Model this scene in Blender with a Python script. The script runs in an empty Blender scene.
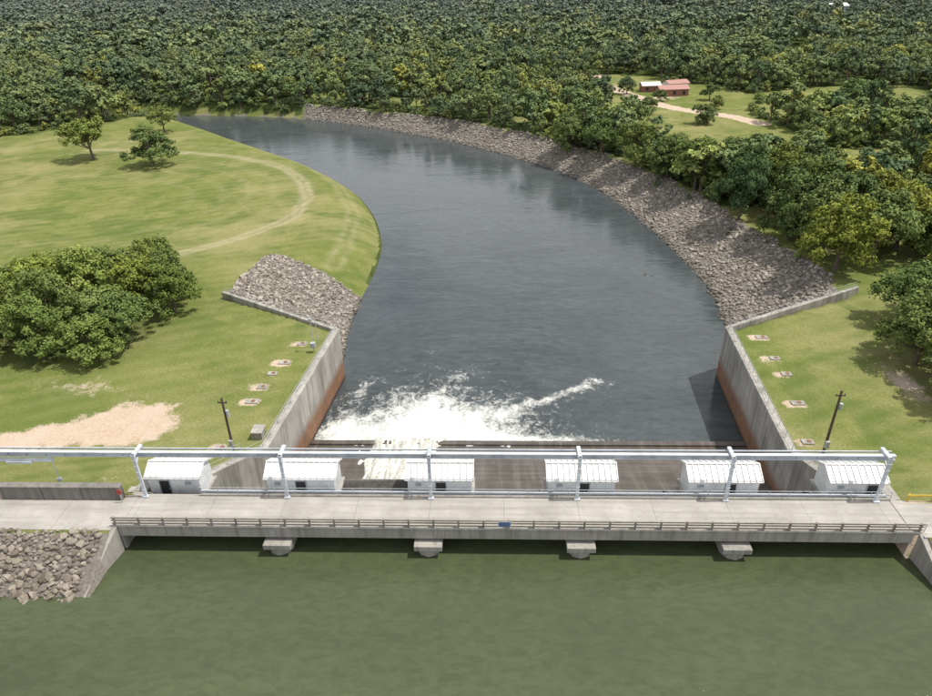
import bpy, math, random
import numpy as np
from mathutils import Matrix, Vector
random.seed(7); rng=np.random.default_rng(7)
scene=bpy.context.scene
scene.view_settings.view_transform='Standard'; scene.view_settings.look='None'; scene.view_settings.exposure=0
COL=scene.collection

# ------------------------------------------------------------------ helpers
def link(o,parent=None,col=None):
    (col or COL).objects.link(o)
    if parent: o.parent=parent
    return o
def empty(name,loc=(0,0,0)):
    e=bpy.data.objects.new(name,None); e.location=loc; e.empty_display_size=.5
    return link(e)
class G:
    def __init__(s): s.v=[]; s.f=[]
    def box(s,x0,x1,y0,y1,z0,z1):
        b=len(s.v)
        s.v+=[(x0,y0,z0),(x1,y0,z0),(x1,y1,z0),(x0,y1,z0),(x0,y0,z1),(x1,y0,z1),(x1,y1,z1),(x0,y1,z1)]
        s.f+=[tuple(b+i for i in q) for q in [(0,3,2,1),(4,5,6,7),(0,1,5,4),(1,2,6,5),(2,3,7,6),(3,0,4,7)]]
    def cyl(s,p0,p1,r0,r1=None,n=8):
        r1=r0 if r1 is None else r1
        p0=Vector(p0);p1=Vector(p1);d=(p1-p0).normalized()
        a=d.orthogonal().normalized();c=d.cross(a);b=len(s.v)
        for p,r in((p0,r0),(p1,r1)):
            for i in range(n):
                t=2*math.pi*i/n; s.v.append(tuple(p+a*math.cos(t)*r+c*math.sin(t)*r))
        for i in range(n):
            j=(i+1)%n; s.f.append((b+i,b+j,b+n+j,b+n+i))
        s.f.append(tuple(b+n-1-i for i in range(n))); s.f.append(tuple(b+n+i for i in range(n)))
    def bar(s,p0,p1,w,h):
        p0=Vector(p0);p1=Vector(p1);d=(p1-p0).normalized()
        side=d.cross(Vector((0,0,1)))
        side=Vector((1,0,0)) if side.length<1e-3 else side.normalized()
        up=side.cross(d); b=len(s.v)
        for p in(p0,p1):
            for i,j in((-1,-1),(1,-1),(1,1),(-1,1)): s.v.append(tuple(p+side*i*w/2+up*j*h/2))
        s.f+=[tuple(b+i for i in q) for q in [(0,1,2,3),(7,6,5,4),(0,4,5,1),(1,5,6,2),(2,6,7,3),(3,7,4,0)]]
    def prism(s,poly,a0,a1,axis='x'):
        b=len(s.v);n=len(poly)
        for a in(a0,a1):
            for p in poly:
                s.v.append((a,p[0],p[1]) if axis=='x' else ((p[0],a,p[1]) if axis=='y' else (p[0],p[1],a)))
        for i in range(n):
            j=(i+1)%n; s.f.append((b+i,b+j,b+n+j,b+n+i))
        s.f.append(tuple(b+n-1-i for i in range(n))); s.f.append(tuple(b+n+i for i in range(n)))
    def wall(s,pts,thick,zb,side=1):
        n=len(pts); offs=[]
        for i,p in enumerate(pts):
            a=Vector(pts[max(i-1,0)][:2]); c=Vector(pts[min(i+1,n-1)][:2]); d=(c-a).normalized()
            nn=Vector((d.y,-d.x))*side; offs.append((p[0]+nn.x*thick,p[1]+nn.y*thick))
        b=len(s.v)
        for p,o in zip(pts,offs):
            s.v+=[(p[0],p[1],zb),(p[0],p[1],p[2]),(o[0],o[1],p[2]),(o[0],o[1],zb)]
        for i in range(n-1):
            for k in range(4):
                l=(k+1)%4; s.f.append((b+4*i+k,b+4*i+l,b+4*i+4+l,b+4*i+4+k))
        s.f.append((b,b+3,b+2,b+1)); e=b+4*(n-1); s.f.append((e,e+1,e+2,e+3))
    def obj(s,name,mat,parent=None,bevel=0,col=None,recalc=True):
        m=bpy.data.meshes.new(name); m.from_pydata(s.v,[],s.f); m.materials.append(mat)
        if recalc:
            import bmesh
            bm=bmesh.new(); bm.from_mesh(m); bmesh.ops.recalc_face_normals(bm,faces=bm.faces); bm.to_mesh(m); bm.free()
        o=bpy.data.objects.new(name,m); link(o,parent,col)
        if bevel:
            bv=o.modifiers.new('b','BEVEL'); bv.width=bevel; bv.segments=2; bv.limit_method='ANGLE'
        return o
def npmesh(name,V,F,mat,smooth=False,attrs=None):
    m=bpy.data.meshes.new(name); V=np.asarray(V,np.float32); F=np.asarray(F,np.int32)
    m.vertices.add(len(V)); m.vertices.foreach_set('co',V.ravel())
    k=F.shape[1]; m.loops.add(F.size); m.loops.foreach_set('vertex_index',F.ravel())
    m.polygons.add(len(F)); m.polygons.foreach_set('loop_start',np.arange(0,F.size,k,dtype=np.int32))
    m.polygons.foreach_set('loop_total',np.full(len(F),k,np.int32))
    if smooth: m.polygons.foreach_set('use_smooth',np.ones(len(F),bool))
    m.update(calc_edges=True)
    for n,a in (attrs or {}).items():
        at=m.attributes.new(n,'FLOAT','POINT'); at.data.foreach_set('value',np.asarray(a,np.float32))
    if mat: m.materials.append(mat)
    return m
def hsh(i,j,s=0):
    h=(i.astype(np.int64)*374761393+j.astype(np.int64)*668265263+s*974634777)&0x7fffffff
    h=(h^(h>>13))*1274126177&0x7fffffff
    return ((h^(h>>16))&0xffff)/65535.
def vn(x,y,s=0):
    xi=np.floor(x);yi=np.floor(y);fx=x-xi;fy=y-yi;fx=fx*fx*(3-2*fx);fy=fy*fy*(3-2*fy)
    a=hsh(xi,yi,s);b=hsh(xi+1,yi,s);c=hsh(xi,yi+1,s);d=hsh(xi+1,yi+1,s)
    return (a*(1-fx)+b*fx)*(1-fy)+(c*(1-fx)+d*fx)*fy
def fbm(x,y,s=0,o=3):
    r=0;a=.5;t=0
    for k in range(o): r=r+a*vn(x*2**k,y*2**k,s+k); t+=a; a*=.5
    return r/t
def chaikin(P,n=2):
    P=[np.array(p,float) for p in P]
    for _ in range(n):
        Q=[P[0]]
        for a,b in zip(P[:-1],P[1:]): Q+= [a*.75+b*.25,a*.25+b*.75]
        Q.append(P[-1]); P=Q
    return np.array(P)
def dist_pl(x,y,P):
    d=np.full(x.shape,1e9)
    for a,b in zip(P[:-1],P[1:]):
        e=b-a; t=np.clip(((x-a[0])*e[0]+(y-a[1])*e[1])/(e@e),0,1)
        d=np.minimum(d,np.hypot(x-a[0]-t*e[0],y-a[1]-t*e[1]))
    return d
def inside(x,y,P):
    c=np.zeros(x.shape,bool); n=len(P)
    for i in range(n):
        x0,y0=P[i];x1,y1=P[(i+1)%n]
        if y0==y1: continue
        c^=((y0>y)!=(y1>y))&(x<(x1-x0)*(y-y0)/(y1-y0)+x0)
    return c
def sm(a,b,x):
    t=np.clip((x-a)/(b-a),0,1); return t*t*(3-2*t)

# ------------------------------------------------------------------ node helper
class NT:
    def __init__(s,name):
        s.m=bpy.data.materials.new(name); s.m.use_nodes=True; s.t=s.m.node_tree; s.t.nodes.clear()
        s.out=s.n('ShaderNodeOutputMaterial')
    def n(s,t,**k):
        o=s.t.nodes.new(t)
        for a,b in k.items(): setattr(o,a,b)
        return o
    def l(s,a,b): s.t.links.new(a,b)
    def set(s,sock,v):
        if isinstance(v,bpy.types.NodeSocket): s.l(v,sock)
        else: sock.default_value=v
    def pos(s): return s.n('ShaderNodeNewGeometry').outputs['Position']
    def objc(s): return s.n('ShaderNodeTexCoord').outputs['Object']
    def mapp(s,vec,scale=(1,1,1),rot=(0,0,0)):
        o=s.n('ShaderNodeMapping'); s.l(vec,o.inputs[0]); o.inputs['Scale'].default_value=scale; o.inputs['Rotation'].default_value=rot
        return o.outputs[0]
    def noise(s,vec,scale,detail=4,rough=.55,dist=0):
        o=s.n('ShaderNodeTexNoise'); s.l(vec,o.inputs['Vector']); o.inputs['Scale'].default_value=scale
        o.inputs['Detail'].default_value=detail; o.inputs['Roughness'].default_value=rough; o.inputs['Distortion'].default_value=dist
        return o.outputs[0]
    def ramp(s,f,stops):
        o=s.n('ShaderNodeValToRGB'); s.l(f,o.inputs[0]); e=o.color_ramp.elements
        while len(e)<len(stops): e.new(.5)
        for k,(p,c) in zip(e,stops):
            k.position=p; k.color=(c[0],c[1],c[2],1) if isinstance(c,tuple) else (c,c,c,1)
        return o.outputs[0]
    def mix(s,f,a,b,mode='MIX'):
        o=s.n('ShaderNodeMix',data_type='RGBA',blend_type=mode)
        s.set(o.inputs[0],f)
        for sk,v in((o.inputs[6],a),(o.inputs[7],b)):
            if isinstance(v,tuple) and len(v)==3: v=v+(1,)
            s.set(sk,v)
        return o.outputs[2]
    def math(s,op,a,b=0,c=None,clamp=False):
        o=s.n('ShaderNodeMath',operation=op,use_clamp=clamp); s.set(o.inputs[0],a); s.set(o.inputs[1],b)
        if c is not None: s.set(o.inputs[2],c)
        return o.outputs[0]
    def attr(s,name): return s.n('ShaderNodeAttribute',attribute_name=name).outputs['Fac']
    def bump(s,h,strength=.5,dist=.05):
        o=s.n('ShaderNodeBump'); s.l(h,o.inputs['Height']); o.inputs['Strength'].default_value=strength; o.inputs['Distance'].default_value=dist
        return o.outputs[0]
    def bsdf(s,col,rough=.8,normal=None,metal=0,spec=None,ior=None):
        o=s.n('ShaderNodeBsdfPrincipled')
        if isinstance(col,tuple): col=col+(1,) if len(col)==3 else col
        s.set(o.inputs['Base Color'],col); s.set(o.inputs['Roughness'],rough); o.inputs['Metallic'].default_value=metal
        if spec is not None: o.inputs['Specular IOR Level'].default_value=spec
        if ior: o.inputs['IOR'].default_value=ior
        if normal: s.l(normal,o.inputs['Normal'])
        return o.outputs[0]
    def diff(s,col,normal=None):
        o=s.n('ShaderNodeBsdfDiffuse'); s.set(o.inputs[0],col)
        if normal: s.l(normal,o.inputs['Normal'])
        return o.outputs[0]
    def done(s,sh): s.l(sh,s.out.inputs[0]); return s.m

def simple(name,c,rough=.6,metal=0,var=.25,scale=1.5):
    t=NT(name); p=t.pos(); n=t.noise(p,scale,5,.65)
    k=t.ramp(n,[(.3,tuple(x*(1-var) for x in c)),(.7,tuple(min(x*(1+var*.5),.95) for x in c))])
    return t.done(t.bsdf(k,rough,None,metal))
def concrete(name,c,stain=.5):
    t=NT(name); p=t.pos()
    a=t.noise(p,.35,5,.6); b=t.noise(t.mapp(p,(1.6,1.6,.12)),1.3,5,.7); g=t.noise(p,14,3)
    col=t.mix(t.ramp(a,[(.35,0.),(.7,1.)]),tuple(x*.72 for x in c),c)
    col=t.mix(t.math('MULTIPLY',t.ramp(b,[(.48,0.),(.68,1.)]),stain),col,tuple(x*.3 for x in c))
    return t.done(t.bsdf(col,.9,t.bump(g,.3,.02)))

M={}
M['conc']=concrete('concrete_light',(.38,.36,.32),.6)
M['concd']=concrete('concrete_dark',(.24,.225,.20),.6)
t=NT('deck_concrete'); p=t.pos(); a=t.noise(p,.3,5,.65); b=t.noise(t.mapp(p,(.06,1.3,1)),1.4,4,.6); c_=t.noise(p,2.5,4,.7)
col=t.mix(t.ramp(a,[(.3,0.),(.7,1.)]),(.30,.28,.25),(.43,.405,.365))
col=t.mix(t.ramp(b,[(.45,0.),(.7,.6)]),col,(.23,.215,.19)); col=t.mix(t.ramp(c_,[(.55,0.),(.75,.5)]),col,(.22,.205,.185))
sx=t.n('ShaderNodeSeparateXYZ'); t.l(p,sx.inputs[0]); jx=t.math('PINGPONG',sx.outputs[0],3.65)
col=t.mix(t.ramp(jx,[(0.,.8),(.012,.8),(.02,0.)]),col,(.10,.095,.085))
M['deck']=t.done(t.bsdf(col,.9))
M['white']=simple('painted_metal_white',(.78,.79,.78),.45,0,.16,.8)
M['roof']=simple('roof_metal',(.70,.70,.68),.4,0,.2,.6)
M['steel']=simple('galvanised_steel',(.46,.49,.52),.45,.3,.2)
M['beam']=simple('painted_beam',(.54,.58,.62),.45,0,.28,.5)
M['rail']=simple('weathered_rail',(.28,.25,.205),.7,.1,.35)
M['dark']=simple('dark_steel',(.03,.03,.032),.6)
M['wood']=simple('pole_wood',(.10,.07,.05),.85)
M['gate']=simple('gate_steel',(.12,.11,.10),.6,0,.5)
M['rust']=simple('rusty_steel',(.22,.11,.06),.8)
M['red']=simple('red_paint',(.42,.05,.035),.5)
M['barn']=simple('barn_wall',(.30,.13,.10),.7)
M['redroof']=simple('barn_roof',(.38,.20,.16),.6)
M['blue']=simple('sign_blue',(.12,.17,.32),.5)
M['yellow']=simple('yellow_paint',(.65,.45,.05),.5)

t=NT('training_wall_concrete'); p=t.pos(); sx=t.n('ShaderNodeSeparateXYZ'); t.l(p,sx.inputs[0]); z=sx.outputs[2]
st=t.noise(t.mapp(p,(1,.7,.06)),1.1,5,.7); a=t.noise(p,.3,4)
base=t.mix(t.ramp(a,[(.3,0.),(.7,1.)]),(.29,.275,.245),(.43,.41,.365))
base=t.mix(t.ramp(st,[(.45,0.),(.7,.8)]),base,(.11,.105,.09))
jy=t.math('PINGPONG',sx.outputs[1],3.3)
base=t.mix(t.ramp(jy,[(0.,.7),(.018,.7),(.03,0.)]),base,(.06,.055,.05))
edge=t.math('ADD',z,t.math('MULTIPLY',st,2.8))
rust=t.ramp(t.math('MULTIPLY_ADD',edge,.1,1.5),[(.44,1.),(.62,0.)])
low=t.mix(t.noise(p,.8,4),(.16,.075,.035),(.30,.165,.095))
low=t.mix(t.ramp(st,[(.5,0.),(.7,.6)]),low,(.08,.055,.04))
col=t.mix(rust,base,low)
wet=t.ramp(t.math('MULTIPLY_ADD',z,.5,7.5),[(.1,1.),(.5,0.)])
col=t.mix(wet,col,(.035,.025,.02))
M['twall']=t.done(t.bsdf(col,.85,t.bump(t.noise(p,6,3),.3,.03)))
t=NT('wet_chute'); p=t.pos()
ln=t.noise(t.mapp(p,(.03,1.3,0)),1.2,5,.65); ln2=t.noise(t.mapp(p,(.9,.06,0)),1,5,.65); n3=t.noise(p,.4,5,.6)
col=t.mix(t.ramp(ln,[(.35,0.),(.65,1.)]),(.055,.045,.036),(.125,.108,.09)); col=t.mix(t.ramp(ln2,[(.45,0.),(.75,.6)]),col,(.21,.19,.165))
col=t.mix(t.ramp(n3,[(.4,0.),(.7,.6)]),col,(.05,.04,.03))
M['chute']=t.done(t.bsdf(col,.4,t.bump(ln,.3,.05)))
t=NT('white_water_sheet'); p=t.pos()
n1=t.noise(t.mapp(p,(1.3,.16,.16)),1.4,6,.7); n2=t.noise(p,2.5,5,.7)
f=t.math('ADD',t.math('MULTIPLY',n1,.7),t.math('MULTIPLY',n2,.4))
col=t.ramp(f,[(.38,(.13,.125,.105)),(.53,(.48,.47,.41)),(.68,(.84,.84,.80))])
M['sheet']=t.done(t.bsdf(col,.5,t.bump(f,.8,.25)))

def water(name,deep,scale,b1,foam=False,rough=.06,dist=.12,dark=.5):
    t=NT(name); p=t.pos()
    w1=t.noise(t.mapp(p,(1,2.0,1),(0,0,.25)),scale,3,.6,.6); w2=t.noise(t.mapp(p,(1,2.2,1),(0,0,-.3)),scale*3.3,3,.6,.5)
    w3=t.noise(t.mapp(p,(1,2.6,1),(0,0,.1)),scale*.28,2,.5,.8)
    big=t.noise(t.mapp(p,(1,1.8,1),(0,0,.5)),.03,5,.6,1.4)
    h=t.math('ADD',t.math('MULTIPLY',w1,1.),t.math('MULTIPLY',w2,.35)); h=t.math('ADD',h,t.math('MULTIPLY',w3,1.6))
    h=t.math('MULTIPLY',h,t.ramp(big,[(.38,.25),(.6,1.)]))
    col=t.mix(t.ramp(big,[(.35,0.),(.65,1.)]),deep,tuple(x*1.3 for x in deep))
    col=t.mix(t.ramp(w1,[(.35,.4),(.6,0.)]),col,tuple(x*dark for x in deep))
    sh=t.bsdf(col,t.math('MULTIPLY_ADD',big,.14,rough-.05),t.bump(h,b1,dist),0,.5,1.33)
    if foam:
        fo=t.attr('foam')
        fn=t.noise(t.mapp(p,(1,.8,1)),.45,8,.74,1.3); fn2=t.noise(p,1.9,6,.72,.6)
        k=t.math('ADD',t.math('MULTIPLY',fn,.7),t.math('MULTIPLY',fn2,.3))
        v=t.math('ADD',fo,t.math('MULTIPLY',t.math('SUBTRACT',k,.5),2.7))
        m=t.ramp(v,[(.25,0.),(.5,.4),(.95,1.)])
        m=t.math('MULTIPLY',m,t.ramp(fo,[(.02,0.),(.14,1.)]))
        fsh=t.bsdf(t.mix(t.ramp(fn2,[(.35,0.),(.6,1.)]),(.45,.46,.40),(.86,.86,.82)),.6,t.bump(k,.9,.35))
        mx=t.n('ShaderNodeMixShader'); t.l(m,mx.inputs[0]); t.l(sh,mx.inputs[1]); t.l(fsh,mx.inputs[2]); sh=mx.outputs[0]
    return t.done(sh)
M['lake']=water('lake_water',(.060,.074,.036),.70,.55,rough=.13,dist=.13,dark=.65)
M['river']=water('river_water',(.056,.066,.068),.45,.36,True,.09,.11)

t=NT('ground_surface'); p=t.pos(); rock,dirt,ff,trk=t.attr('rock'),t.attr('dirt'),t.attr('forest'),t.attr('track')
n1=t.noise(p,.03,6,.62); n2=t.noise(p,.3,6,.68); n3=t.noise(p,3.2,5,.75); n4=t.noise(p,.011,3); n5=t.noise(p,.09,5,.6,.8)
g=t.ramp(n2,[(.25,(.115,.145,.034)),(.5,(.175,.196,.057)),(.75,(.25,.245,.098))])
g=t.mix(t.ramp(n1,[(.40,0.),(.62,.9)]),g,(.32,.285,.135))
g=t.mix(t.ramp(n5,[(.44,0.),(.62,.8)]),g,(.092,.133,.034))
g=t.mix(t.ramp(n4,[(.4,0.),(.6,.4)]),g,(.15,.18,.046))
def mowing(rot,sc,dist):
    m_=t.n('ShaderNodeTexWave',wave_type='BANDS',wave_profile='SIN'); t.l(t.mapp(p,(1,1,1),(0,0,rot)),m_.inputs[0]); m_.inputs['Scale'].default_value=sc; m_.inputs['Distortion'].default_value=dist; m_.inputs['Detail'].default_value=2; m_.inputs['Detail Scale'].default_value=.12
    return m_.outputs[1]
mk=t.ramp(n1,[(.35,.10),(.6,.36)])
g=t.mix(t.math('MULTIPLY',mowing(1.15,.085,9),mk),g,(.31,.285,.14))
g=t.mix(t.math('MULTIPLY',mowing(1.3,.019,6),.22),g,(.11,.15,.037))
g=t.mix(t.ramp(n3,[(.3,.6),(.6,0.)]),g,(.065,.08,.024))
g=t.mix(t.math('MULTIPLY',trk,t.ramp(n2,[(.3,.35),(.6,1.)])),g,(.38,.33,.22))
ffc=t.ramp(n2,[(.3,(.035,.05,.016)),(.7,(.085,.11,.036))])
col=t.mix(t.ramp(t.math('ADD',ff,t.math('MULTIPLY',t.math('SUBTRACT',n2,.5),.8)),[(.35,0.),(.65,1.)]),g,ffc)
dc=t.ramp(n3,[(.3,(.36,.27,.19)),(.7,(.54,.43,.33))])
dc=t.mix(t.ramp(n2,[(.4,0.),(.7,.6)]),dc,(.50,.43,.36))
col=t.mix(t.ramp(t.math('ADD',dirt,t.math('MULTIPLY',t.math('SUBTRACT',t.math('ADD',t.math('MULTIPLY',n2,.7),t.math('MULTIPLY',n3,.3)),.5),1.9)),[(.36,0.),(.64,1.)]),col,dc)
rc=t.ramp(n3,[(.3,(.10,.09,.075)),(.7,(.26,.235,.205))])
col=t.mix(t.ramp(t.math('ADD',rock,t.math('MULTIPLY',t.math('SUBTRACT',n2,.5),.6)),[(.3,0.),(.6,1.)]),col,rc)
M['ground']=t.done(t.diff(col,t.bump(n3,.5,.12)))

t=NT('riprap_stone'); rnd=t.n('ShaderNodeObjectInfo').outputs['Random']; p=t.objc()
c=t.ramp(rnd,[(0,(.19,.165,.14)),(.3,(.32,.285,.245)),(.7,(.42,.38,.33)),(1,(.52,.48,.42))])
c=t.mix(t.ramp(t.noise(p,2.2,4,.7),[(.35,.45),(.65,0.)]),c,(.12,.10,.08))
c=t.mix(t.ramp(t.noise(t.pos(),.08,4,.6),[(.4,0.),(.65,.4)]),c,t.mix(1.,c,(.62,.60,.52),'MULTIPLY'))
sx=t.n('ShaderNodeSeparateXYZ'); t.l(t.pos(),sx.inputs[0])
c=t.mix(t.math('MULTIPLY_ADD',sx.outputs[1],-.05,.2,clamp=True),c,t.mix(1.,c,(.5,.46,.38),'MULTIPLY'))
wl=t.ramp(t.math('MULTIPLY_ADD',sx.outputs[2],.5,7.6),[(.15,.75),(.6,0.)])
c=t.mix(wl,c,(.06,.055,.045))
M['stone']=t.done(t.diff(c,t.bump(t.noise(p,6,3),.4,.06)))

def leafmat(name,dk,lt):
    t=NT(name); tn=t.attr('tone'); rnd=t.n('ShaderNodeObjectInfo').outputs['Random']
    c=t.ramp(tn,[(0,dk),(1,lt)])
    c=t.mix(t.ramp(rnd,[(0,.0),(.6,.1),(1,.95)]),c,t.mix(1.,c,(1.5,1.38,.95),'MULTIPLY'))
    rr=t.math('FRACT',t.math('MULTIPLY',rnd,7.31))
    c=t.mix(t.ramp(rr,[(0,.85),(.6,0.)]),c,t.mix(1.,c,(.48,.62,.75),'MULTIPLY'))
    r3=t.math('FRACT',t.math('MULTIPLY',rnd,31.7))
    c=t.mix(t.ramp(r3,[(.8,0.),(.95,.8)]),c,t.mix(1.,c,(1.6,1.3,.8),'MULTIPLY'))
    stand=t.noise(t.pos(),.012,3,.5)
    c=t.mix(t.ramp(stand,[(.42,0.),(.62,.7)]),c,t.mix(1.,c,(1.3,1.3,1.05),'MULTIPLY'))
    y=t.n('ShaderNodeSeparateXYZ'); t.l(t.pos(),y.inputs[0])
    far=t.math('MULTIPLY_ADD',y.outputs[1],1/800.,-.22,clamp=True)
    c=t.mix(t.math('MULTIPLY',far,.72),c,(.185,.215,.205))  # distance haze painted into the leaf colour, stronger with world Y
    return t.done(t.diff(c))
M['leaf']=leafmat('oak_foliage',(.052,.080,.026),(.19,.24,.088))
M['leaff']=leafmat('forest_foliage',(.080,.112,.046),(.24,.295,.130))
M['bark']=simple('bark',(.14,.11,.085),.9,0,.4,2)

# ------------------------------------------------------------------ layout curves
RB=chaikin([(39.5,55),(45.0,72),(46.5,90),(46,103),(43,123),(34,168),(16,200),(-14,235),(-41,257),(-79,284),(-115,297),(-150,301),(-220,314),(-340,325)])
LB=chaikin([(-28,55),(-30,75.5),(-29,95),(-28.5,112),(-30,125),(-35,145),(-46,171),(-67,196),(-99,228),(-129,258),(-145,274),(-200,290),(-340,298)])
RIV=np.vstack([RB,LB[::-1]])
BASIN=[(-37.6,-.6),(-37.2,8),(-31.1,22),(-28.2,57),(39.2,57),(37.2,22),(38.0,8),(38.0,-.6)]
CLEAR=[(60,204),(74,182),(98,176),(114,215),(108,255),(126,300),(116,332),(84,340),(60,372),(50,366),(58,316),(52,275),(48,240)]
SHEDS=[(-434,958,34,9),(-371,1215,30,12),(-176,1205,34,12),(387,820,22,8),(-120,1230,26,12)]
def Wr(y): return np.interp(y,[70,100,120,142,175,212,250,290,320],[22,20,16.5,17,14.5,12,10,6,4])
def fields(x,y):
    inr=inside(x,y,RIV); dr=dist_pl(x,y,RB); dl=dist_pl(x,y,LB); right=dr<dl
    d=np.minimum(dr,dl)
    W=np.where(right,Wr(y),np.interp(y,[90,100,150,250],[24,17,14,9]))
    near=np.where(x>5,y<55+(x-39)*.53,y<55+(-28-x)*.6)
    near=near&(np.abs(x-5)<75)|(y<55)
    return inr,d,W,right,near
def height(x,y):
    x=np.asarray(x,float);y=np.asarray(y,float)
    inr,d,W,right,near=fields(x,y)
    base=np.interp(y,[-60,-14,-1.0,4.0,9.5,22,62,110,300,9999],[-9,-4.3,3,3,-1.1,-5.35,-5.5,-8.5,-9,-9])
    base=base+(fbm(x/45,y/45,3)-.5)*1.6*sm(60,110,y)+(fbm(x/12,y/12,5)-.5)*.35*sm(8,25,y)
    t=np.clip(d/W,0,1); t=np.where(right,t,t*(2-t))
    z=np.where((~inr)&(~near),-15.5+(base+15.5)*t,base)
    z=np.where(inr,-15.5-np.minimum(d*.3,3),z)
    z=np.where(inside(x,y,BASIN),-20,z)
    z=np.where((y<-.6)&(x>-37.8)&(x<38.6),-8,z)
    return z
def rockmask(x,y):
    inr,d,W,right,near=fields(x,y)
    wob=(fbm(x/5,y/5,41)-.5)*5
    r=(right&(d<W+wob)&~near&~inr&(x>-92))
    l=(~right)&(~near)&(~inr)&(d<24)&(y<np.interp(x,[-54,-28],[98,87])+wob*.5)
    u=(y<-1.0)&((x<-37.6)|(x>38.4))
    return r,l,u
def inforest(x,y):
    inr,d,W,right,near=fields(x,y)
    r=right&(~inr)&(d>np.where(x<-92,2,W+1.0))&((y>130)|((x>93)&(y>88))|((x>80)&(y>112)))&~inside(x,y,CLEAR)
    lb=np.interp(x,[-600,-300,-200,-183,-145,-120],[190,205,230,244,287,300])
    l=(~right)&(~inr)&(d>2)&(y>lb)
    gap=fbm(x/60,y/60,11)<.32
    k=(r|l)&~(gap&(d>25))
    for bx,by,w_,h_ in SHEDS: k=k&~((np.abs(x-bx)<w_*.65)&(y>by-55)&(y<by+14))
    return k

# ------------------------------------------------------------------ terrain mesh
def axis(segs,lo,hi):
    a=[]
    for s,e,st in segs: a+=list(np.arange(s,e-1e-6,st))
    a.append(segs[-1][1]); st=segs[-1][2]
    while a[-1]<hi: st*=1.25; a.append(a[-1]+st)
    st=segs[0][2]; b=[a[0]]
    while b[-1]>lo: st*=1.25; b.append(b[-1]-st)
    return np.array(sorted(set(b[1:]+a)))
def gridmesh(name,xs,ys,zf,mat,attrf,smooth=True):
    X,Y=np.meshgrid(xs,ys); x=X.ravel();y=Y.ravel(); z=zf(x,y)
    nx,ny=len(xs),len(ys); i=np.arange((nx-1)*(ny-1)); r=i//(nx-1);c=i%(nx-1); a=r*nx+c
    F=np.stack([a,a+1,a+nx+1,a+nx],1)
    m=npmesh(name,np.stack([x,y,z],1),F,mat,smooth,attrf(x,y,z))
    return link(bpy.data.objects.new(name,m))
SAND=np.array([(-75,24.0),(-66,26.2),(-58,30),(-52,33),(-47.4,32),(-45,28),(-46,24.5),(-50,22.8),(-60,22.2),(-75,21.5)])
TRK=chaikin([(-84,86),(-70,100),(-58,118),(-53,133),(-56,150),(-61,163),(-74,180),(-100,196),(-150,205)])
TRK2=chaikin([(-38,96),(-37,120),(-42,145),(-54,170),(-76,196),(-105,225)])
ROADC=chaikin([(62,372),(57,345),(62,325),(70,300),(76,278),(88,262),(100,252),(106,235)])
pads=[(-34.3,44.3),(-35.3,41),(-35.8,37.2),(-36.1,33.2),(-36.9,22.4),(-38.1,18.1),(43.7,52.7),(43.4,45.8),(43.4,41),(42.1,33.2),(39.9,24.2),(-33.0,50.5)]
def tattr(x,y,z):
    r,l,u=rockmask(x,y)
    inr,d,W,right,near=fields(x,y)
    sd=dist_pl(x,y,np.vstack([SAND,SAND[:1]])); sd=np.where(inside(x,y,SAND),-sd,sd)
    dirt=sm(2.8,-2.8,sd+(fbm(x/3,y/3,61)-.5)*3)
    wxx=x+(fbm(x/9,y/9,63)-.5)*2.5
    dt=dist_pl(wxx,y,TRK); trk=.68*np.exp(-((dt-1.0)/.75)**2)+.12*np.exp(-(dt/4)**2)
    d2=dist_pl(wxx,y,TRK2); trk=np.maximum(trk,.30*np.exp(-((d2-1.1)/.8)**2))
    for off in(9,16,24,33): trk=np.maximum(trk,.13*np.exp(-((dt-off)/1.1)**2)*(x<-55)*(y>95))
    dirt=np.maximum(dirt,1.1*sm(5,3,dist_pl(x,y,ROADC)))
    dirt=np.maximum(dirt,.7*np.exp(-(((x-80)/11)**2+((y-298)/7)**2)))
    dirt=np.maximum(dirt,.62*np.exp(-(((x-59.5)/3)**2+((y-38)/6)**2)))
    dirt=np.maximum(dirt,.42*np.exp(-(((x+62)/10)**2+((y-37)/4)**2)))
    dirt=np.maximum(dirt,.38*np.exp(-(((x+40)/9)**2+((y-12)/4)**2)))
    dirt=np.maximum(dirt,.6*((y>-1.0)&(y<4.3)&(np.abs(x)>37)))
    for i,(px,py) in enumerate(pads):
        dirt=np.maximum(dirt,(.8,.55,.7)[i%3]*np.exp(-(np.abs((x-px+.5)/1.9)**4+np.abs((y-py+.1)/1.1)**4)))
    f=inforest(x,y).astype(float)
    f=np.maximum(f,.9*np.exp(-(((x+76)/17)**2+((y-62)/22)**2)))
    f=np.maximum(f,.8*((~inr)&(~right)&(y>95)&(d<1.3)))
    return {'rock':(r|l|u|inr).astype(float),'dirt':dirt,'forest':f,'track':trk}
xs=axis([(-130,-45,1.0),(-45,-26,.5),(-26,34,3),(34,47,.5),(47,112,1.2)],-6000,6000)
ys=axis([(-16,12,.5),(12,60,.7),(60,205,1.0),(205,345,2.5)],-60,9000)
terrain=gridmesh('ground',xs,ys,height,M['ground'],tattr)

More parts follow.
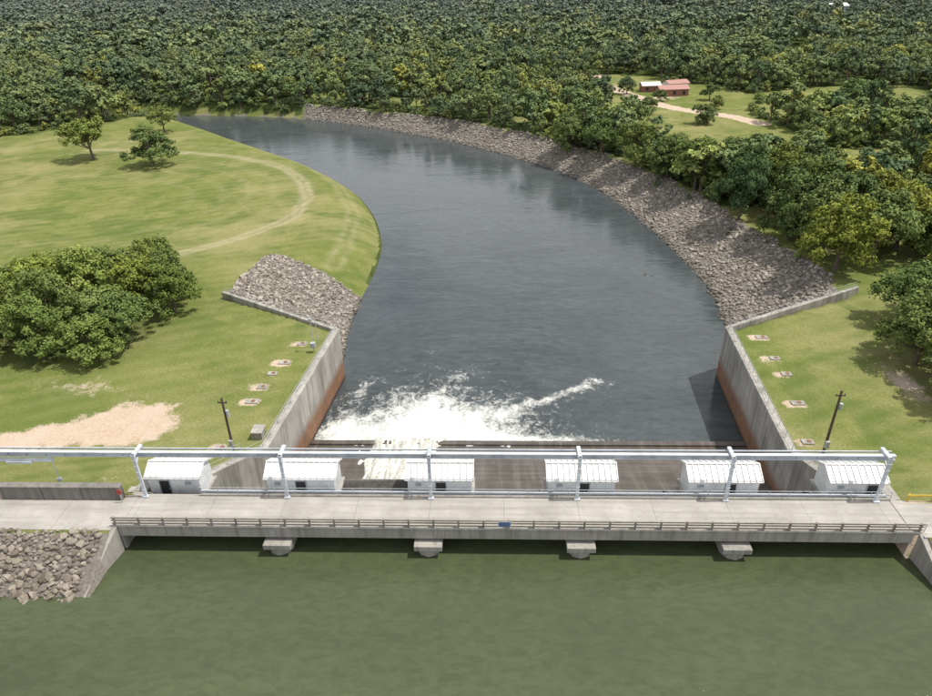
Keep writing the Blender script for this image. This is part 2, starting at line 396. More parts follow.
# ------------------------------------------------------------------ water
def foamf(x,y):
    wx=x+(fbm(x/5,y/5,71)-.5)*9; wy=y+(fbm(x/4,y/4,72)-.5)*8
    f=1.15*np.exp(-((wx+11)/15)**2)*np.exp(-np.clip(wy-38,0,99)/5.5)
    f+=.5*np.exp(-((wx+11)/7)**2)*np.exp(-((wy-44)/6)**2)
    f+=.5*np.exp(-((wx+24)/6)**2)*np.exp(-((wy-36)/4)**2)
    f+=.5*np.exp(-((x-4)/12)**2)*np.exp(-((y-36.5)/1.6)**2)
    for a,b,w,s in(((1,44),(17,54),1.0,.40),((-12,46),(-6,58),1.8,.16),((-26,40),(-23,55),1.6,.16),((3,47),(20,53),1.6,.10)):
        q=np.array([a,b],float); f+=s*np.exp(-(dist_pl(x+(fbm(x/2,y/2,75)-.5)*2,y+(wy-y)*.35,q)/w)**2)
    f+=.15*np.exp(-((wx+6)/24)**2)*np.exp(-np.clip(y-42,0,99)/18)
    return np.clip(f,0,1.2)*(y>30)
xs=axis([(-31,30,.5),(30,42,1.5)],-345,60); ys=axis([(34.5,62,.5),(62,80,1.5)],33.5,340)
def rz(x,y):
    f=foamf(x,y); return -15+f*(fbm(x/1.6,y/1.6,21,4)-.35)*1.1
gridmesh('river_water',xs,ys,rz,M['river'],lambda x,y,z:{'foam':foamf(x,y)})
g=G(); g.v=[(-900,-900,0),(900,-900,0),(900,6.6,0),(-900,6.6,0)]; g.f=[(0,1,2,3)]; g.obj('lake_water',M['lake'])

# ------------------------------------------------------------------ spillway
sp=empty('spillway_dam')
XP=[-21.9,-7.3,7.3,21.9]
g=G()
prof=[(5.5,-20),(5.5,-9.5),(7.5,-8.2),(10,-8.4),(14,-9.6),(20,-11.6),(27,-13.4),(33,-14.3),(35.0,-14.6),(35.05,-14.35),(36.0,-14.35),(36.2,-14.75),(36.2,-20)]
g.prism(prof,-37.4,38.4); g.obj('chute',M['chute'],sp)
yy=np.linspace(7.5,38.6,100); xx=np.linspace(-20.6,-8.6,50); X,Y=np.meshgrid(xx,yy)
wid=1+np.clip((Y-15)/60,0,1)*.9; Xs=-14.6+(X+14.6)*wid+(fbm(X*.4,Y*.2,33)-.5)*1.2
Z=np.interp(Y,[7.5,10,14,20,27,33,35,36.2,37.2,38.6],[-8.2,-8.4,-9.6,-11.6,-13.4,-14.35,-14.5,-14.45,-15.0,-15.9])+.22+(fbm(Xs*1.2,Y*.35,9,4)-.5)*.5
e=np.minimum(X+20.6,-8.6-X); Z=Z-np.clip(2.2-e+(fbm(Xs*.8,Y*.3,19)-.5)*4,0,1.6)*.7
i=np.arange(99*49);r=i//49;c=i%49;a=r*50+c
m=npmesh('water_sheet',np.stack([Xs.ravel(),Y.ravel(),Z.ravel()],1),np.stack([a,a+1,a+51,a+50],1),M['sheet'],True)
link(bpy.data.objects.new('water_sheet',m),sp)
g=G()
for x in XP:
    g.prism([(x-1.2,-.1),(x-.75,-.8),(x,-1.1),(x+.75,-.8),(x+1.2,-.1),(x+1.2,5.2),(x-1.2,5.2)],-9,1.45,'z')
    g.prism([(5.2,-12),(5.2,1.3),(9.2,1.3),(11,-1),(15,-5),(15,-12)],x-1.2,x+1.2)
g.obj('piers',M['conc'],sp,.08)
g=G()
for x in XP: g.box(x-1.35,x+1.35,-1.25,3.9,.9,1.5)
g.obj('pier_caps',M['conc'],sp,.05)
g=G()
ed=[-37.3,-21.9,-7.3,7.3,21.9,38.2]
for k in range(5):
    x0,x1=ed[k]+1.25,ed[k+1]-1.25
    pr=[]
    for s in range(9):
        a=math.radians(-22+s*7.5); pr.append((14.5-8*math.cos(a),-5+8*math.sin(a)+(1.6 if k==1 else 0)))
    g.prism(pr+[(q[0]+.25,q[1]) for q in pr[::-1]],x0,x1)
    for s in(1,3,5,7): g.bar((x0,pr[s][0]+.45,pr[s][1]),(x1,pr[s][0]+.45,pr[s][1]),.3,.4)
    for xx_ in(x0+1.5,x1-1.5):
        for s in(1,5,7): g.bar((xx_,pr[s][0]+.4,pr[s][1]),(xx_,14.3,-5),.25,.35)
g.obj('radial_gates',M['gate'],sp)
g=G(); g.box(-37.9,38.6,-.35,4.25,2.45,3.0); g.obj('deck_slab',M['deck'],sp,.04)
g=G()
for a,b in((-38.5,-37.2),(37.9,39.2)): g.box(a,b,-.05,3.92,2.97,3.07)
g.obj('expansion_joint_slabs',M['deck'],sp,.01)
g=G(); g.box(-37.6,38.3,-.50,-.352,1.85,2.95)
for y in(.9,2.1,3.4): g.box(-37.2,38.2,y,y+.4,1.55,2.45)
g.box(-37.9,38.6,-.56,-.1,3.003,3.22); g.box(-31.0,38.0,3.95,4.2,3.003,3.2)
g.obj('deck_girders',M['conc'],sp,.03)
g=G(); g.box(-38.6,-37.3,-.3,8.6,-20,2.42); g.box(38.3,39.6,-.3,8.6,-20,2.42); g.obj('abutments',M['conc'],sp)
rl=empty('bridge_railing')
g=G(); n=33
for i in range(n):
    x=-37.6+i*(76/(n-1)); g.box(x-.08,x+.08,-.42,-.26,3.22,4.2)
for z,h in((3.5,.1),(3.85,.1),(4.17,.14)): g.bar((-37.8,-.47,z),(38.6,-.47,z),.1,h)
g.obj('rails_and_posts',M['rail'],rl)
rl=empty('walkway_railing')
g=G()
for i in range(36):
    x=-31+i*(69/35); g.cyl((x,4.08,3.2),(x,4.08,4.05),.03,n=6)
for z in(3.6,4.03): g.cyl((-31,4.08,z),(38,4.08,z),.03,n=6)
g.obj('pipes',M['steel'],rl)
pi=empty('service_pipe_walkway')
g=G(); g.cyl((-31.2,4.85,2.85),(38,4.85,2.85),.16,n=12); g.box(-31.2,32.5,4.6,5.2,1.8,2.05)
for i in range(24):
    x=-30.5+i*2.95; g.box(x-.08,x+.08,4.75,4.95,2.05,2.72)
g.obj('pipe',M['beam'],pi)

mo=empty('monorail_crane_frame')
g=G(); dy=-.5
g.box(-64,37.4,4.98+dy,5.36+dy,8.05,8.14); g.box(-64,37.4,5.13+dy,5.21+dy,7.68,8.05); g.box(-64,37.4,4.98+dy,5.36+dy,7.59,7.68)
g.box(-64,37.4,5.85+dy,5.95+dy,7.9,8.04)
for i in range(52): g.box(-63.5+i*1.95,-63.45+i*1.95,5.0+dy,5.12+dy,7.69,8.04)
g.obj('beam',M['beam'],mo)
g=G()
for i in range(7):
    x=-36.5+14.6*i if i<6 else -62
    zb=3.0
    g.box(x-.16,x+.16,3.72,3.94,zb+.18,8.4) if i<6 else g.box(x-.16,x+.16,3.72,3.94,1,8.4)
    g.box(x-.18,x+.18,3.7,5.55,8.16,8.4)
    g.bar((x,3.94,7.1),(x,5.2,8.15),.12,.14); g.box(x-.3,x+.3,3.6,3.94,zb+.003,zb+.18)
    for k in range(6): g.box(x-.22,x+.22,3.66,3.70,zb+1+k*.75,zb+1.04+k*.75)
g.obj('posts',M['beam'],mo,.015)
g=G(); g.box(-52.6,-45.4,4.45,4.85,6.95,7.14); g.box(-52.4,-52.1,4.6,4.75,7.14,7.59); g.box(-45.9,-45.6,4.6,4.75,7.14,7.59)
g.box(-50.2,-47.6,4.4,4.95,6.72,6.95); g.cyl((-45.6,4.7,6.95),(-45.6,4.7,4.6),.04,n=6); g.box(-45.8,-45.4,4.55,4.85,4.3,4.6)
g.obj('hoist_trolley',M['beam'],mo)

def gate_house(x0,x1,door):
    e=empty('gate_house'); y0,y1=5.5,8.45; zb,ze,zr=1.6,4.15,4.92; ym=(y0+y1)/2
    g=G(); g.prism([(y0,zb),(y1,zb),(y1,ze),(ym,zr-.06),(y0,ze)],x0,x1)
    n=int((x1-x0)/.3)
    for i in range(n+1):
        x=x0+.05+i*((x1-x0-.1)/n); g.box(x-.03,x+.03,y0-.035,y0,zb,ze-.02)
    for i in range(10):
        y=y0+.15+i*.29; g.box(x1,x1+.035,y-.03,y+.03,zb,ze-.05); g.box(x0-.035,x0,y-.03,y+.03,zb,ze-.05)
    g.obj('walls',M['white'],e)
    g=G(); o=.28; s=(zr-ze)/(ym-y0)
    g.prism([(y0-o,ze-s*o+.03),(ym,zr+.03),(y1+o,ze-s*o+.03),(y1+o,ze-s*o+.12),(ym,zr+.12),(y0-o,ze-s*o+.12)],x0-o,x1+o)
    n=int((x1-x0+2*o)/.6)
    for i in range(n+1):
        x=x0-o+.05+i*((x1-x0+2*o-.1)/n)
        for sg in(-1,1):
            ya=ym+sg*(ym-y0+o)
            g.bar((x,ya,ze-s*o+.17),(x,ym,zr+.17),.08,.12)
    g.box(x0-o,x1+o,ym-.1,ym+.1,zr+.11,zr+.24)
    g.obj('roof',M['roof'],e)
    g=G(); g.box(door-.5,door+.5,y0-.06,y0-.036,zb+.05,zb+2.1); g.obj('door',M['dark'],e)
    g=G(); g.box(door-.58,door-.5,y0-.09,y0-.036,zb,zb+2.18); g.box(door+.5,door+.58,y0-.09,y0-.036,zb,zb+2.18); g.box(door-.5,door+.5,y0-.09,y0-.036,zb+2.1,zb+2.18)
    g.box(door+.35,door+.42,y0-.12,y0-.06,zb+1,zb+1.1); g.obj('door_frame',M['steel'],e)
    xv=x0+1.1 if door>x0+2 else x1-1.2
    g=G(); g.box(xv-.3,xv+.3,y0-.06,y0-.036,zb+1.6,zb+2.0)
    for k in range(3): g.box(xv-.28,xv+.28,y0-.09,y0-.06,zb+1.65+k*.11,zb+1.7+k*.11)
    g.obj('louvre_vent',M['steel'],e)
    g=G(); g.box(x0-.3,x1+.3,y0-.25,y1+.3,1.31,1.6); g.obj('base_slab',M['conc'],e)
for a,b,d in((-36.9,-31.5,-35.2),(-24.4,-17.4,-20.9),(-9.8,-3.3,-6.4),(4.6,11.3,8.2),(18.8,25.7,22.9),(32.7,38.0,36.9)): gate_house(a,b,d)

g=G(); g.wall([(-36.6,5,2.4),(-35.9,9.5,-.8),(-30.5,22,-4.9),(-29.0,38,-4.9),(-27.5,55,-4.9)],1.15,-20,-1); g.obj('training_wall',M['twall'],None,.05)
g=G(); g.wall([(37.5,5,2.4),(37.2,9.5,-.8),(36.4,22,-4.9),(37.4,38,-4.9),(38.5,55.5,-4.9)],1.15,-20,1); g.obj('training_wall',M['twall'],None,.05)
g=G(); g.wall([(-27.5,55.05,-4.9),(-52.9,70.3,-4.7)],.7,-19,-1); g.obj('wing_wall',M['twall'],None,.04)
g=G(); g.wall([(38.5,55.55,-4.9),(67.4,71.2,-4.6)],.7,-19,1); g.obj('wing_wall',M['twall'],None,.04)
g=G(); g.wall([(-37.45,-.55,3.1),(-37.9,-3,1.85),(-38.5,-7.2,-.45),(-38.9,-9.5,-1.8)],.75,-9,1); g.obj('abutment_wing_wall',M['conc'],None,.05)
g=G(); g.wall([(38.35,-.55,3.1),(38.6,-3,1.85),(38.9,-7.2,-.45),(39.1,-9.5,-1.8)],.75,-9,-1); g.obj('abutment_wing_wall',M['conc'],None,.05)
def fence(pts,name='chain_link_fence',h=1.1,step=2.4,mat='steel'):
    e=empty(name); g=G()
    for a,b in zip(pts[:-1],pts[1:]):
        a=Vector(a);b=Vector(b);n=max(1,int((b-a).length/step))
        for i in range(n):
            p=a.lerp(b,i/n); g.cyl(p,p+Vector((0,0,h)),.035,n=6)
        for k in(.5,1.): g.cyl(a+Vector((0,0,h*k)),b+Vector((0,0,h*k)),.025,n=5)
    g.cyl(b,b+Vector((0,0,h)),.035,n=6)
    g.obj('posts_and_rails',M[mat],e)
fence([(-36.9,7,1.0),(-36.5,9.5,-.8),(-31.1,22,-4.9),(-29.6,38,-4.9),(-28.1,54.6,-4.9),(-52.7,69.9,-4.7)])
fence([(37.9,7,1.0),(37.8,9.5,-.8),(37,22,-4.9),(38,38,-4.9),(39.1,55,-4.9),(67,70.6,-4.6)])
fence([(-37.9,12,-1.9),(-36.5,17,-3.6),(-34,22,-5.2)],'handrail',1,1.5)
g=G()
for i in range(16):
    y=6+i*.9; z=float(np.interp(y,[4,9.5,22],[3,-1.1,-5.35])); g.box(-39.9,-38.7,y,y+.9,z-.6,z+.12)
g.obj('concrete_stair',M['conc'])

g=G(); g.box(-120,-37.95,-.95,3.2,2.9,3.045); g.obj('crest_road',M['deck'],None,.02)
g=G(); g.box(38.65,120,-.95,3.6,2.9,3.045); g.obj('crest_road',M['deck'],None,.02)
g=G(); g.box(-51.2,-38.7,3.25,3.9,2.9,4.55); g.box(-51.3,-38.6,3.18,3.97,4.55,4.72)
for i in range(4): g.box(-51.2+i*4.1,-50.95+i*4.1,3.15,3.25,2.9,4.55)
g.obj('parapet_wall',M['concd'],None,.03)
s=empty('warning_sign'); g=G(); g.cyl((-38.5,2.9,3),(-38.5,2.9,4.6),.04); g.obj('post',M['steel'],s); g=G(); g.box(-38.75,-38.25,2.84,2.87,4.15,4.7); g.obj('panel',M['red'],s)
s=empty('bridge_sign'); g=G(); g.box(-.55,.55,-.56,-.535,3.5,4.1); g.obj('panel',M['blue'],s); g=G(); g.box(-.6,.6,-.533,-.522,3.45,4.15); g.obj('frame',M['white'],s)
s=empty('guard_rail'); g=G(); g.bar((39.4,3.9,3.75),(60,3.9,3.75),.08,.2)
for i in range(9): g.box(39.6+i*2.3,39.72+i*2.3,3.95,4.07,2.8,3.9)
g.obj('beam',M['yellow'],s)
s=empty('road_bollard')
g=G(); g.cyl((38.9,-.3,3),(38.9,-.3,4.2),.06); g.obj('post',M['white'],s)

def pole(x,y,z,h):
    e=empty('utility_pole'); g=G(); g.cyl((x,y,z-.5),(x,y,z+h),.2,.13,10)
    g.bar((x-.6,y,z+h-.7),(x+.6,y,z+h-.7),.12,.14)
    for q in(-.5,.5): g.cyl((x+q,y,z+h-.63),(x+q,y,z+h-.4),.05,n=6)
    g.obj('pole',M['wood'],e)
    g=G(); g.cyl((x+.38,y-.1,z+h-2.7),(x+.38,y-.1,z+h-1.8),.2,n=12); g.box(x-.25,x+.25,y-.45,y-.15,z+1.2,z+2.2); g.obj('transformer',M['steel'],e)
pole(-34.8,21.4,-5.3,8.6); pole(40.8,21.7,-5.3,9.6)
e=empty('gauge_station'); g=G(); g.cyl((-30.3,48,-5.3),(-30.3,48,1.2),.09,.06); g.cyl((-29.9,49.5,-5),(-29.9,49.5,-.5),.06); g.obj('mast',M['steel'],e)
g=G(); g.box(-30.7,-29.9,47.3,48.0,-4.4,-3.5); g.box(-30.55,-30.05,47.8,48.2,.2,.7); g.obj('instrument_box',M['steel'],e,.04)
e=empty('concrete_vault'); g=G(); g.box(-33.3,-31.9,24.2,26,-5.6,-4.3); g.box(-33.4,-31.8,24.1,26.1,-4.3,-4.15); g.obj('body',M['conc'],e,.04)
for i,(x,y) in enumerate(pads):
    z=float(height(np.array([x]),np.array([y]))[0]); e=empty('drain_manhole')
    w=.75 if i%3 else .95
    g=G(); g.box(x-w,x+w,y-.5,y+.5,z-.3,z+.18); g.obj('slab',M['conc'],e,.04)
    g=G(); g.cyl((x+.2,y,z+.18),(x+.2,y,z+.25),.3,n=16); g.obj('lid',M['rust'],e)

# ------------------------------------------------------------------ rocks
src=bpy.data.collections.new('rock_sources')
import bmesh
for k in range(8):
    bm=bmesh.new(); bmesh.ops.create_icosphere(bm,subdivisions=2,radius=.5)
    r=random.Random(k); planes=[(Vector((r.gauss(0,1),r.gauss(0,1),r.gauss(0,1))).normalized(),r.uniform(.26,.42)) for _ in range(9)]
    sc=Vector((r.uniform(.9,1.35),r.uniform(.75,1.1),r.uniform(.55,.85)))
    for v in bm.verts:
        for n_,d_ in planes:
            q=v.co.dot(n_)
            if q>d_: v.co-=n_*(q-d_)
        v.co=Vector((v.co.x*sc.x,v.co.y*sc.y,v.co.z*sc.z))
    m=bpy.data.meshes.new('rock'); bm.to_mesh(m); bm.free(); m.materials.append(M['stone'])
    src.objects.link(bpy.data.objects.new(f'rock_{k:02d}',m))
def scatter(name,P,rot,scl,idx,coll):
    m=bpy.data.meshes.new(name); m.vertices.add(len(P)); m.vertices.foreach_set('co',np.asarray(P,np.float32).ravel())
    for n,ty,a,k in(('rot','FLOAT_VECTOR',rot,'vector'),('scl','FLOAT_VECTOR',scl,'vector'),('idx','INT',idx,'value')):
        at=m.attributes.new(n,ty,'POINT'); at.data.foreach_set(k,np.asarray(a,np.int32 if ty=='INT' else np.float32).ravel())
    o=link(bpy.data.objects.new(name,m))
    ng=bpy.data.node_groups.new(name,'GeometryNodeTree'); ng.interface.new_socket('Geometry',in_out='INPUT',socket_type='NodeSocketGeometry'); ng.interface.new_socket('Geometry',in_out='OUTPUT',socket_type='NodeSocketGeometry')
    N=ng.nodes; gi=N.new('NodeGroupInput'); go=N.new('NodeGroupOutput'); ip=N.new('GeometryNodeInstanceOnPoints'); ci=N.new('GeometryNodeCollectionInfo')
    ci.inputs['Collection'].default_value=coll; ci.inputs['Separate Children'].default_value=True; ci.inputs['Reset Children'].default_value=True
    ip.inputs['Pick Instance'].default_value=True
    def na(nm,ty):
        q=N.new('GeometryNodeInputNamedAttribute'); q.data_type=ty; q.inputs[0].default_value=nm; return q.outputs[0]
    L=ng.links.new
    L(gi.outputs[0],ip.inputs['Points']); L(ci.outputs[0],ip.inputs['Instance']); L(na('idx','INT'),ip.inputs['Instance Index'])
    L(na('rot','FLOAT_VECTOR'),ip.inputs['Rotation']); L(na('scl','FLOAT_VECTOR'),ip.inputs['Scale']); L(ip.outputs[0],go.inputs[0])
    md=o.modifiers.new('scatter','NODES'); md.node_group=ng
    return o
def jgrid(x0,x1,y0,y1,s):
    X,Y=np.meshgrid(np.arange(x0,x1,s),np.arange(y0,y1,s)); x=X.ravel()+rng.uniform(-.45,.45,X.size)*s; y=Y.ravel()+rng.uniform(-.45,.45,X.size)*s
    return x,y
def rocks(name,x,y,smin,smax):
    n=len(x); z=height(x,y); s=rng.uniform(0,1,n)**2.2*(smax-smin)+smin
    P=np.stack([x,y,z+s*.12],1); R=np.stack([rng.uniform(-.5,.5,n),rng.uniform(-.5,.5,n),rng.uniform(0,6.28,n)],1)
    scatter(name,P,R,np.stack([s,s,s],1),rng.integers(0,8,n),src)
x,y=jgrid(-64,56,-9,-1.0,.42); k=rockmask(x,y)[2]&((x<-38.3+y*.14)|(x>39.5-y*.08)); rocks('riprap_rocks',x[k],y[k],.35,.95)
x,y=jgrid(-60,-24,54,100,.58); k=rockmask(x,y)[1]&(y>56.3+(-28-x)*.6); rocks('riprap_rocks',x[k],y[k],.4,1.1)
x,y=jgrid(-100,80,55,320,.78); k=rockmask(x,y)[0]&(y>56.6+(x-39)*.53); x,y=x[k],y[k]
rocks('riprap_rocks',x,y,.45,1.2)

# ------------------------------------------------------------------ trees
def crown(seed,h,R,nl,ncl,nleaf,ls,low=.28):
    r=np.random.default_rng(seed); C=[];lobes=[]
    for i in range(nl):
        a=2*math.pi*(i*.618+r.uniform(-.1,.1)); rr=R*r.uniform(.35,.66) if i<nl-2 else R*.15
        zz=h*r.uniform(low+.14,.70) if i<nl-2 else h*r.uniform(.68,.80)
        lobes.append((rr*math.cos(a),rr*math.sin(a),zz,R*r.uniform(.34,.52)))
    for lx,ly,lz,lr in lobes:
        for j in range(ncl):
            d=r.normal(size=3); d/=np.linalg.norm(d); d[2]=abs(d[2])*1.1-.35 if r.random()<.8 else d[2]
            C.append((lx+d[0]*lr*r.uniform(.6,1.1),ly+d[1]*lr*r.uniform(.6,1.1),lz+d[2]*lr*.95*r.uniform(.6,1.05),R*r.uniform(.11,.20)))
    C=np.array(C); n=len(C)*nleaf; ci=np.repeat(np.arange(len(C)),nleaf)
    d=r.normal(size=(n,3)); d/=np.linalg.norm(d,axis=1)[:,None]
    rad=C[ci,3]*r.uniform(.3,1.15,n)
    P=C[ci,:3]+d*rad[:,None]*np.array([1,1,.8]); P[:,2]=np.maximum(P[:,2],h*low*.6)
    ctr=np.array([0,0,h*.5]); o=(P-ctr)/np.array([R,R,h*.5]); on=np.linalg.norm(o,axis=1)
    nn=d*.6+o*.5+r.normal(size=(n,3))*.45+np.array([0,0,.35]); nn/=np.linalg.norm(nn,axis=1)[:,None]
    t=np.cross(nn,r.normal(size=(n,3))); t/=np.linalg.norm(t,axis=1)[:,None]; b=np.cross(nn,t)
    s=ls*r.uniform(.6,1.3,n)[:,None]
    V=np.stack([P-t*s,P-b*s*.6,P+t*s,P+b*s*.6],1).reshape(-1,3); F=np.arange(4*n).reshape(-1,4)
    ct=r.uniform(0,1,len(C))
    tone=np.clip(.12+.34*ct[ci]+.28*np.clip(on,0,1.2)+.22*r.uniform(-1,1,n)+.12*(P[:,2]/h-.5),0,1)  # crown self-shade painted into leaf tone, darker inside and below, plus random variation
    return V,F,tone,lobes
def tree_mesh(name,seed,h,R,nl,ncl,nleaf,ls,low=.28,trunk=True,mat='leaf'):
    V,F,tone,lobes=crown(seed,h,R,nl,ncl,nleaf,ls,low)
    g=G()
    if trunk:
        rt=h*.024; hb=h*.3
        g.cyl((0,0,-.5),(0,0,h*.12),rt*1.5,rt,8); g.cyl((0,0,h*.12),(rt*.4,0,hb),rt,rt*.8,8); g.cyl((rt*.4,0,hb),(0,0,h*.72),rt*.75,rt*.25,6)
        for i,(lx,ly,lz,lr) in enumerate(lobes):
            s=Vector((rt*.3,0,hb*(.8+.25*(i%3)))); m_=s.lerp(Vector((lx,ly,lz)),.5)+Vector((0,0,-.04*h))
            g.cyl(s,m_,rt*.5,rt*.32,6); g.cyl(m_,(lx,ly,lz),rt*.32,rt*.1,5)
    gf=[f for f in g.f if len(f)==4]
    nb=len(V); V2=np.vstack([V,np.array(g.v)]) if g.v else V
    F2=np.vstack([F,np.array(gf)+nb]) if g.v else F
    att=np.concatenate([np.repeat(tone,4),np.zeros(len(V2)-nb)])
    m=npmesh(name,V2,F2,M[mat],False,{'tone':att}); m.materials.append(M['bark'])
    mi=np.zeros(len(F2),np.int32); mi[len(F):]=1; m.polygons.foreach_set('material_index',mi); return m
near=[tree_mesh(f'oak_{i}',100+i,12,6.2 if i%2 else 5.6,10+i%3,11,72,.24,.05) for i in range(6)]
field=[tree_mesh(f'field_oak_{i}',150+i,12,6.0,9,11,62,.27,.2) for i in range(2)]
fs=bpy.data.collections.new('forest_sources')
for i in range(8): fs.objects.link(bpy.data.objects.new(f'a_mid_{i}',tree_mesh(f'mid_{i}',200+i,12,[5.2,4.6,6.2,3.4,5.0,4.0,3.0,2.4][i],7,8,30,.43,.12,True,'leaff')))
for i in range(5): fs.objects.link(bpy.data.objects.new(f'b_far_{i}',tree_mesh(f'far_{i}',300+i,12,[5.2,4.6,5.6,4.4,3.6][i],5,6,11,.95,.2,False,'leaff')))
tc=[0]
def tree(x,y,h,R,kind='oak_tree',lib=None):
    lib=lib or near; m=lib[tc[0]%len(lib)]; tc[0]+=1
    o=bpy.data.objects.new(kind,m); z=float(height(np.array([x]),np.array([y]))[0])
    o.location=(x,y,z-.1); s=R/6.; o.scale=(s*random.uniform(.93,1.07),s*random.uniform(.93,1.07),h/12.); o.rotation_euler=(0,0,random.uniform(0,6.28)); link(o)
tree(-142,190,16.5,9.5,lib=field); tree(-116,180,13.5,9.5,lib=field); tree(-136,236,12,7,lib=field)
for x,y,h,R in [(-66,47,9,5.5),(-74,46,9,5.5),(-83,45,10,6),(-92,46,10,6),(-62,54,9.5,5.5),(-70,54,10,6),(-79,55,10,6),(-88,55,11,6.5),(-60,62,9.5,5),(-67,63,11,6),(-76,64,11,6.5),(-86,65,10,6),(-61,70,10,5),(-69,73,10.5,6),(-79,74,10,6),(-89,76,9,5.5),(-97,68,10,6),(-98,56,10,6),(-72,81,8,5),(-83,84,7,5)]:
    tree(x+random.uniform(-1.5,1.5),y+random.uniform(-1.5,1.5),h*1.15*random.uniform(.75,1.2),R)
for x,y,h,R in [(61,119,18,7.5),(66,131,19,8),(75,130,18,8),(68,105,19,9),(75,118,18,8.5),(82,122,18,8.5),(69,83,17,8.5),(79,89,18,9),(72,95,17,8),(81,104,19,9),(89,98,17,9),(94,90,15,8),(101,95,17,9),(88,110,18,9),
                (57,146,15,7.5),(52,159,15,7.5),(45,173,16,8),(61,157,14,8),(67,146,16,8),(36,188,15,7.5),(26,200,15,7.5),(72,140,16,7.5),
                (64,44,13,6.4),(70,49,14,7),(66,37,12,6),(74,42,14,7.5),(62.5,32,9,4.5),(79,50,13,7.5),(70,58,12,6.5),(78,60,14,7)]:
    tree(x,y,h,R)
tree(78,290,6,4); tree(101,290,9,5); tree(66,310,9,5); tree(84,236,9,5.5); tree(66,258,8,5); tree(98,268,7,4)
def forest(name,x0,x1,y0,y1,s,mode):
    x,y=jgrid(x0,x1,y0,y1,s)
    ang=np.degrees(np.arctan2(x+1.2,y+48)); k=inforest(x,y)&(ang>-44)&(ang<41)&(rng.random(len(x))<.93); x,y=x[k],y[k]; n=len(x)
    z=height(x,y); hh=(.7+.7*fbm(x/50,y/50,31)+rng.uniform(-.32,.38,n))*np.where(rng.random(n)<.12,1.28,1); ww=hh*rng.uniform(.7,1.3,n)
    hh=hh*np.where((x>48)&(x<115)&(y>150)&(y<210),.68,1)
    idx=rng.integers(0,8,n) if mode=='mid' else 8+rng.integers(0,5,n)
    if mode=='far': ww=ww*1.15
    scatter(name,np.stack([x,y,z-.3],1),np.stack([np.zeros(n),np.zeros(n),rng.uniform(0,6.28,n)],1),np.stack([ww,ww,hh],1),idx,fs)
    return n
n1=forest('forest_trees',-420,330,86,430,7.6,'mid')
n2=forest('distant_forest_trees',-1400,1200,430,1750,10.5,'far')
x,y=jgrid(-260,140,86,345,3.6); k=inforest(x,y); k2=~inforest(x,y-7)|~inforest(x-6,y)|~inforest(x+6,y); k=k&k2; x,y=x[k],y[k]; n=len(x)
s=rng.uniform(.22,.5,n); scatter('shrub_understory',np.stack([x,y,height(x,y)-.8],1),np.stack([np.zeros(n)]*2+[rng.uniform(0,6,n)],1),np.stack([s*1.2,s*1.2,s],1),rng.integers(0,6,n),fs)
x,y=jgrid(-100,75,60,300,5.); rr_=rockmask(x,y)[0]; inr,d,W,right,nr=fields(x,y); k=rr_&(d>W*.72)&(rng.random(len(x))<.55)&(y>62+(x-39)*.53); x,y=x[k],y[k]; n=len(x)
s=rng.uniform(.08,.26,n); scatter('bank_shrubs',np.stack([x,y,height(x,y)-.3],1),np.stack([np.zeros(n)]*2+[rng.uniform(0,6,n)],1),np.stack([s*1.3,s*1.3,s],1),rng.integers(0,6,n),fs)

def shed(name,x,y,w,d,h,rot,wall,roof):
    e=empty(name,(x,y,float(height(np.array([x]),np.array([y]))[0]))); e.rotation_euler=(0,0,rot)
    g=G(); g.prism([(-d/2,-.5),(d/2,-.5),(d/2,h),(0,h*1.4),(-d/2,h)],-w/2,w/2); g.obj('walls',M[wall],e)
    g=G(); sl=h*.4/(d/2); o=.5; g.prism([(-d/2-o,h-sl*o+.05),(0,h*1.4+.05),(d/2+o,h-sl*o+.05),(d/2+o,h-sl*o+.25),(0,h*1.4+.25),(-d/2-o,h-sl*o+.25)],-w/2-o,w/2+o); g.obj('roof',M[roof],e)
    g=G(); n=max(2,int(w/4))
    for i in range(n): xx_=-w/2+w*(i+.5)/n; g.box(xx_-.7,xx_+.7,-d/2-.06,-d/2-.01,h*.25,h*.75)
    g.obj('windows',M['dark'],e)
shed('red_barn',87,306,14,8,3.2,.12,'barn','redroof'); shed('red_barn',79,319,9,6,3.0,.1,'barn','roof')
shed('farm_house',93,324,11,7,3.0,.3,'white','redroof')
for x,y,w,h in SHEDS: shed('white_warehouse',x,y,w,14,h*.8,.1,'steel','white')
e=empty('driftwood_snag'); g=G()
for a,b in(((34,100,-15.2),(35.2,100.4,-14.6)),((35,100,-15.2),(34.7,100.6,-14.3)),((36,99.6,-15.2),(36.6,99.9,-14.7))): g.cyl(a,b,.1,.05)
g.obj('branches',M['wood'],e)

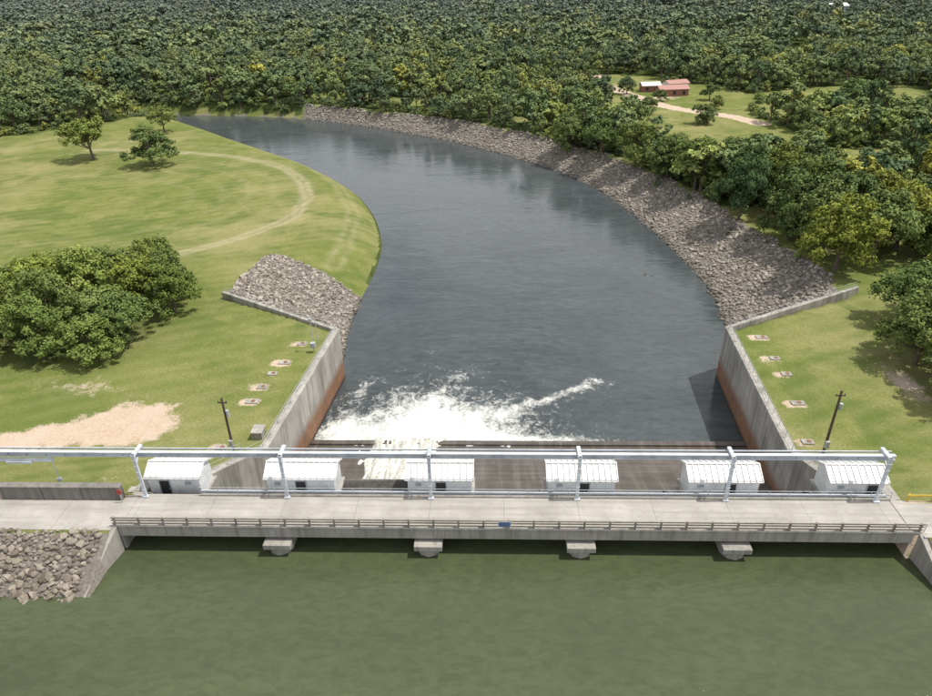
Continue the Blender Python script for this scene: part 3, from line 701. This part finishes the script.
# ------------------------------------------------------------------ light, sky, camera
el,az=math.radians(64),math.radians(88)
sun=bpy.data.lights.new('sun','SUN'); sun.energy=4.5; sun.angle=math.radians(.6); sun.color=(1,.955,.88)
so=link(bpy.data.objects.new('sun',sun))
dirv=Vector((math.sin(az)*math.cos(el),math.cos(az)*math.cos(el),math.sin(el)))
so.rotation_euler=dirv.to_track_quat('Z','Y').to_euler(); so.location=dirv*300
w=bpy.data.worlds.new('World'); scene.world=w; w.use_nodes=True; nt=w.node_tree; bg=nt.nodes['Background']
sk=nt.nodes.new('ShaderNodeTexSky'); sk.sky_type='NISHITA'; sk.sun_disc=False; sk.sun_elevation=el; sk.sun_rotation=az; sk.dust_density=1.5
tc_=nt.nodes.new('ShaderNodeTexCoord'); mp=nt.nodes.new('ShaderNodeMapping'); mp.inputs['Scale'].default_value=(1,1,2.2); nz=nt.nodes.new('ShaderNodeTexNoise'); nz.inputs['Scale'].default_value=2.6; nz.inputs['Detail'].default_value=6
rp=nt.nodes.new('ShaderNodeValToRGB'); rp.color_ramp.elements[0].position=.36; rp.color_ramp.elements[1].position=.56
mx=nt.nodes.new('ShaderNodeMix'); mx.data_type='RGBA'; mx.inputs[7].default_value=(11.5,11.5,11.8,1)
nt.links.new(tc_.outputs['Generated'],mp.inputs[0]); nt.links.new(mp.outputs[0],nz.inputs['Vector']); nt.links.new(nz.outputs[0],rp.inputs[0]); nt.links.new(rp.outputs[0],mx.inputs[0]); nt.links.new(sk.outputs[0],mx.inputs[6]); nt.links.new(mx.outputs[2],bg.inputs[0])
bg.inputs[1].default_value=.10

cd=bpy.data.cameras.new('camera'); cam=link(bpy.data.objects.new('camera',cd)); scene.camera=cam
cd.sensor_width=36; cd.lens=680/932*36; cd.clip_start=.5; cd.clip_end=12000
Rm=Matrix.Rotation(math.radians(2.46),4,'Z')@Matrix.Rotation(math.radians(90-29.7),4,'X')@Matrix.Rotation(math.radians(-1.28),4,'Z')
cam.matrix_world=Matrix.Translation((-1.215,-47.963,50.026))@Rm
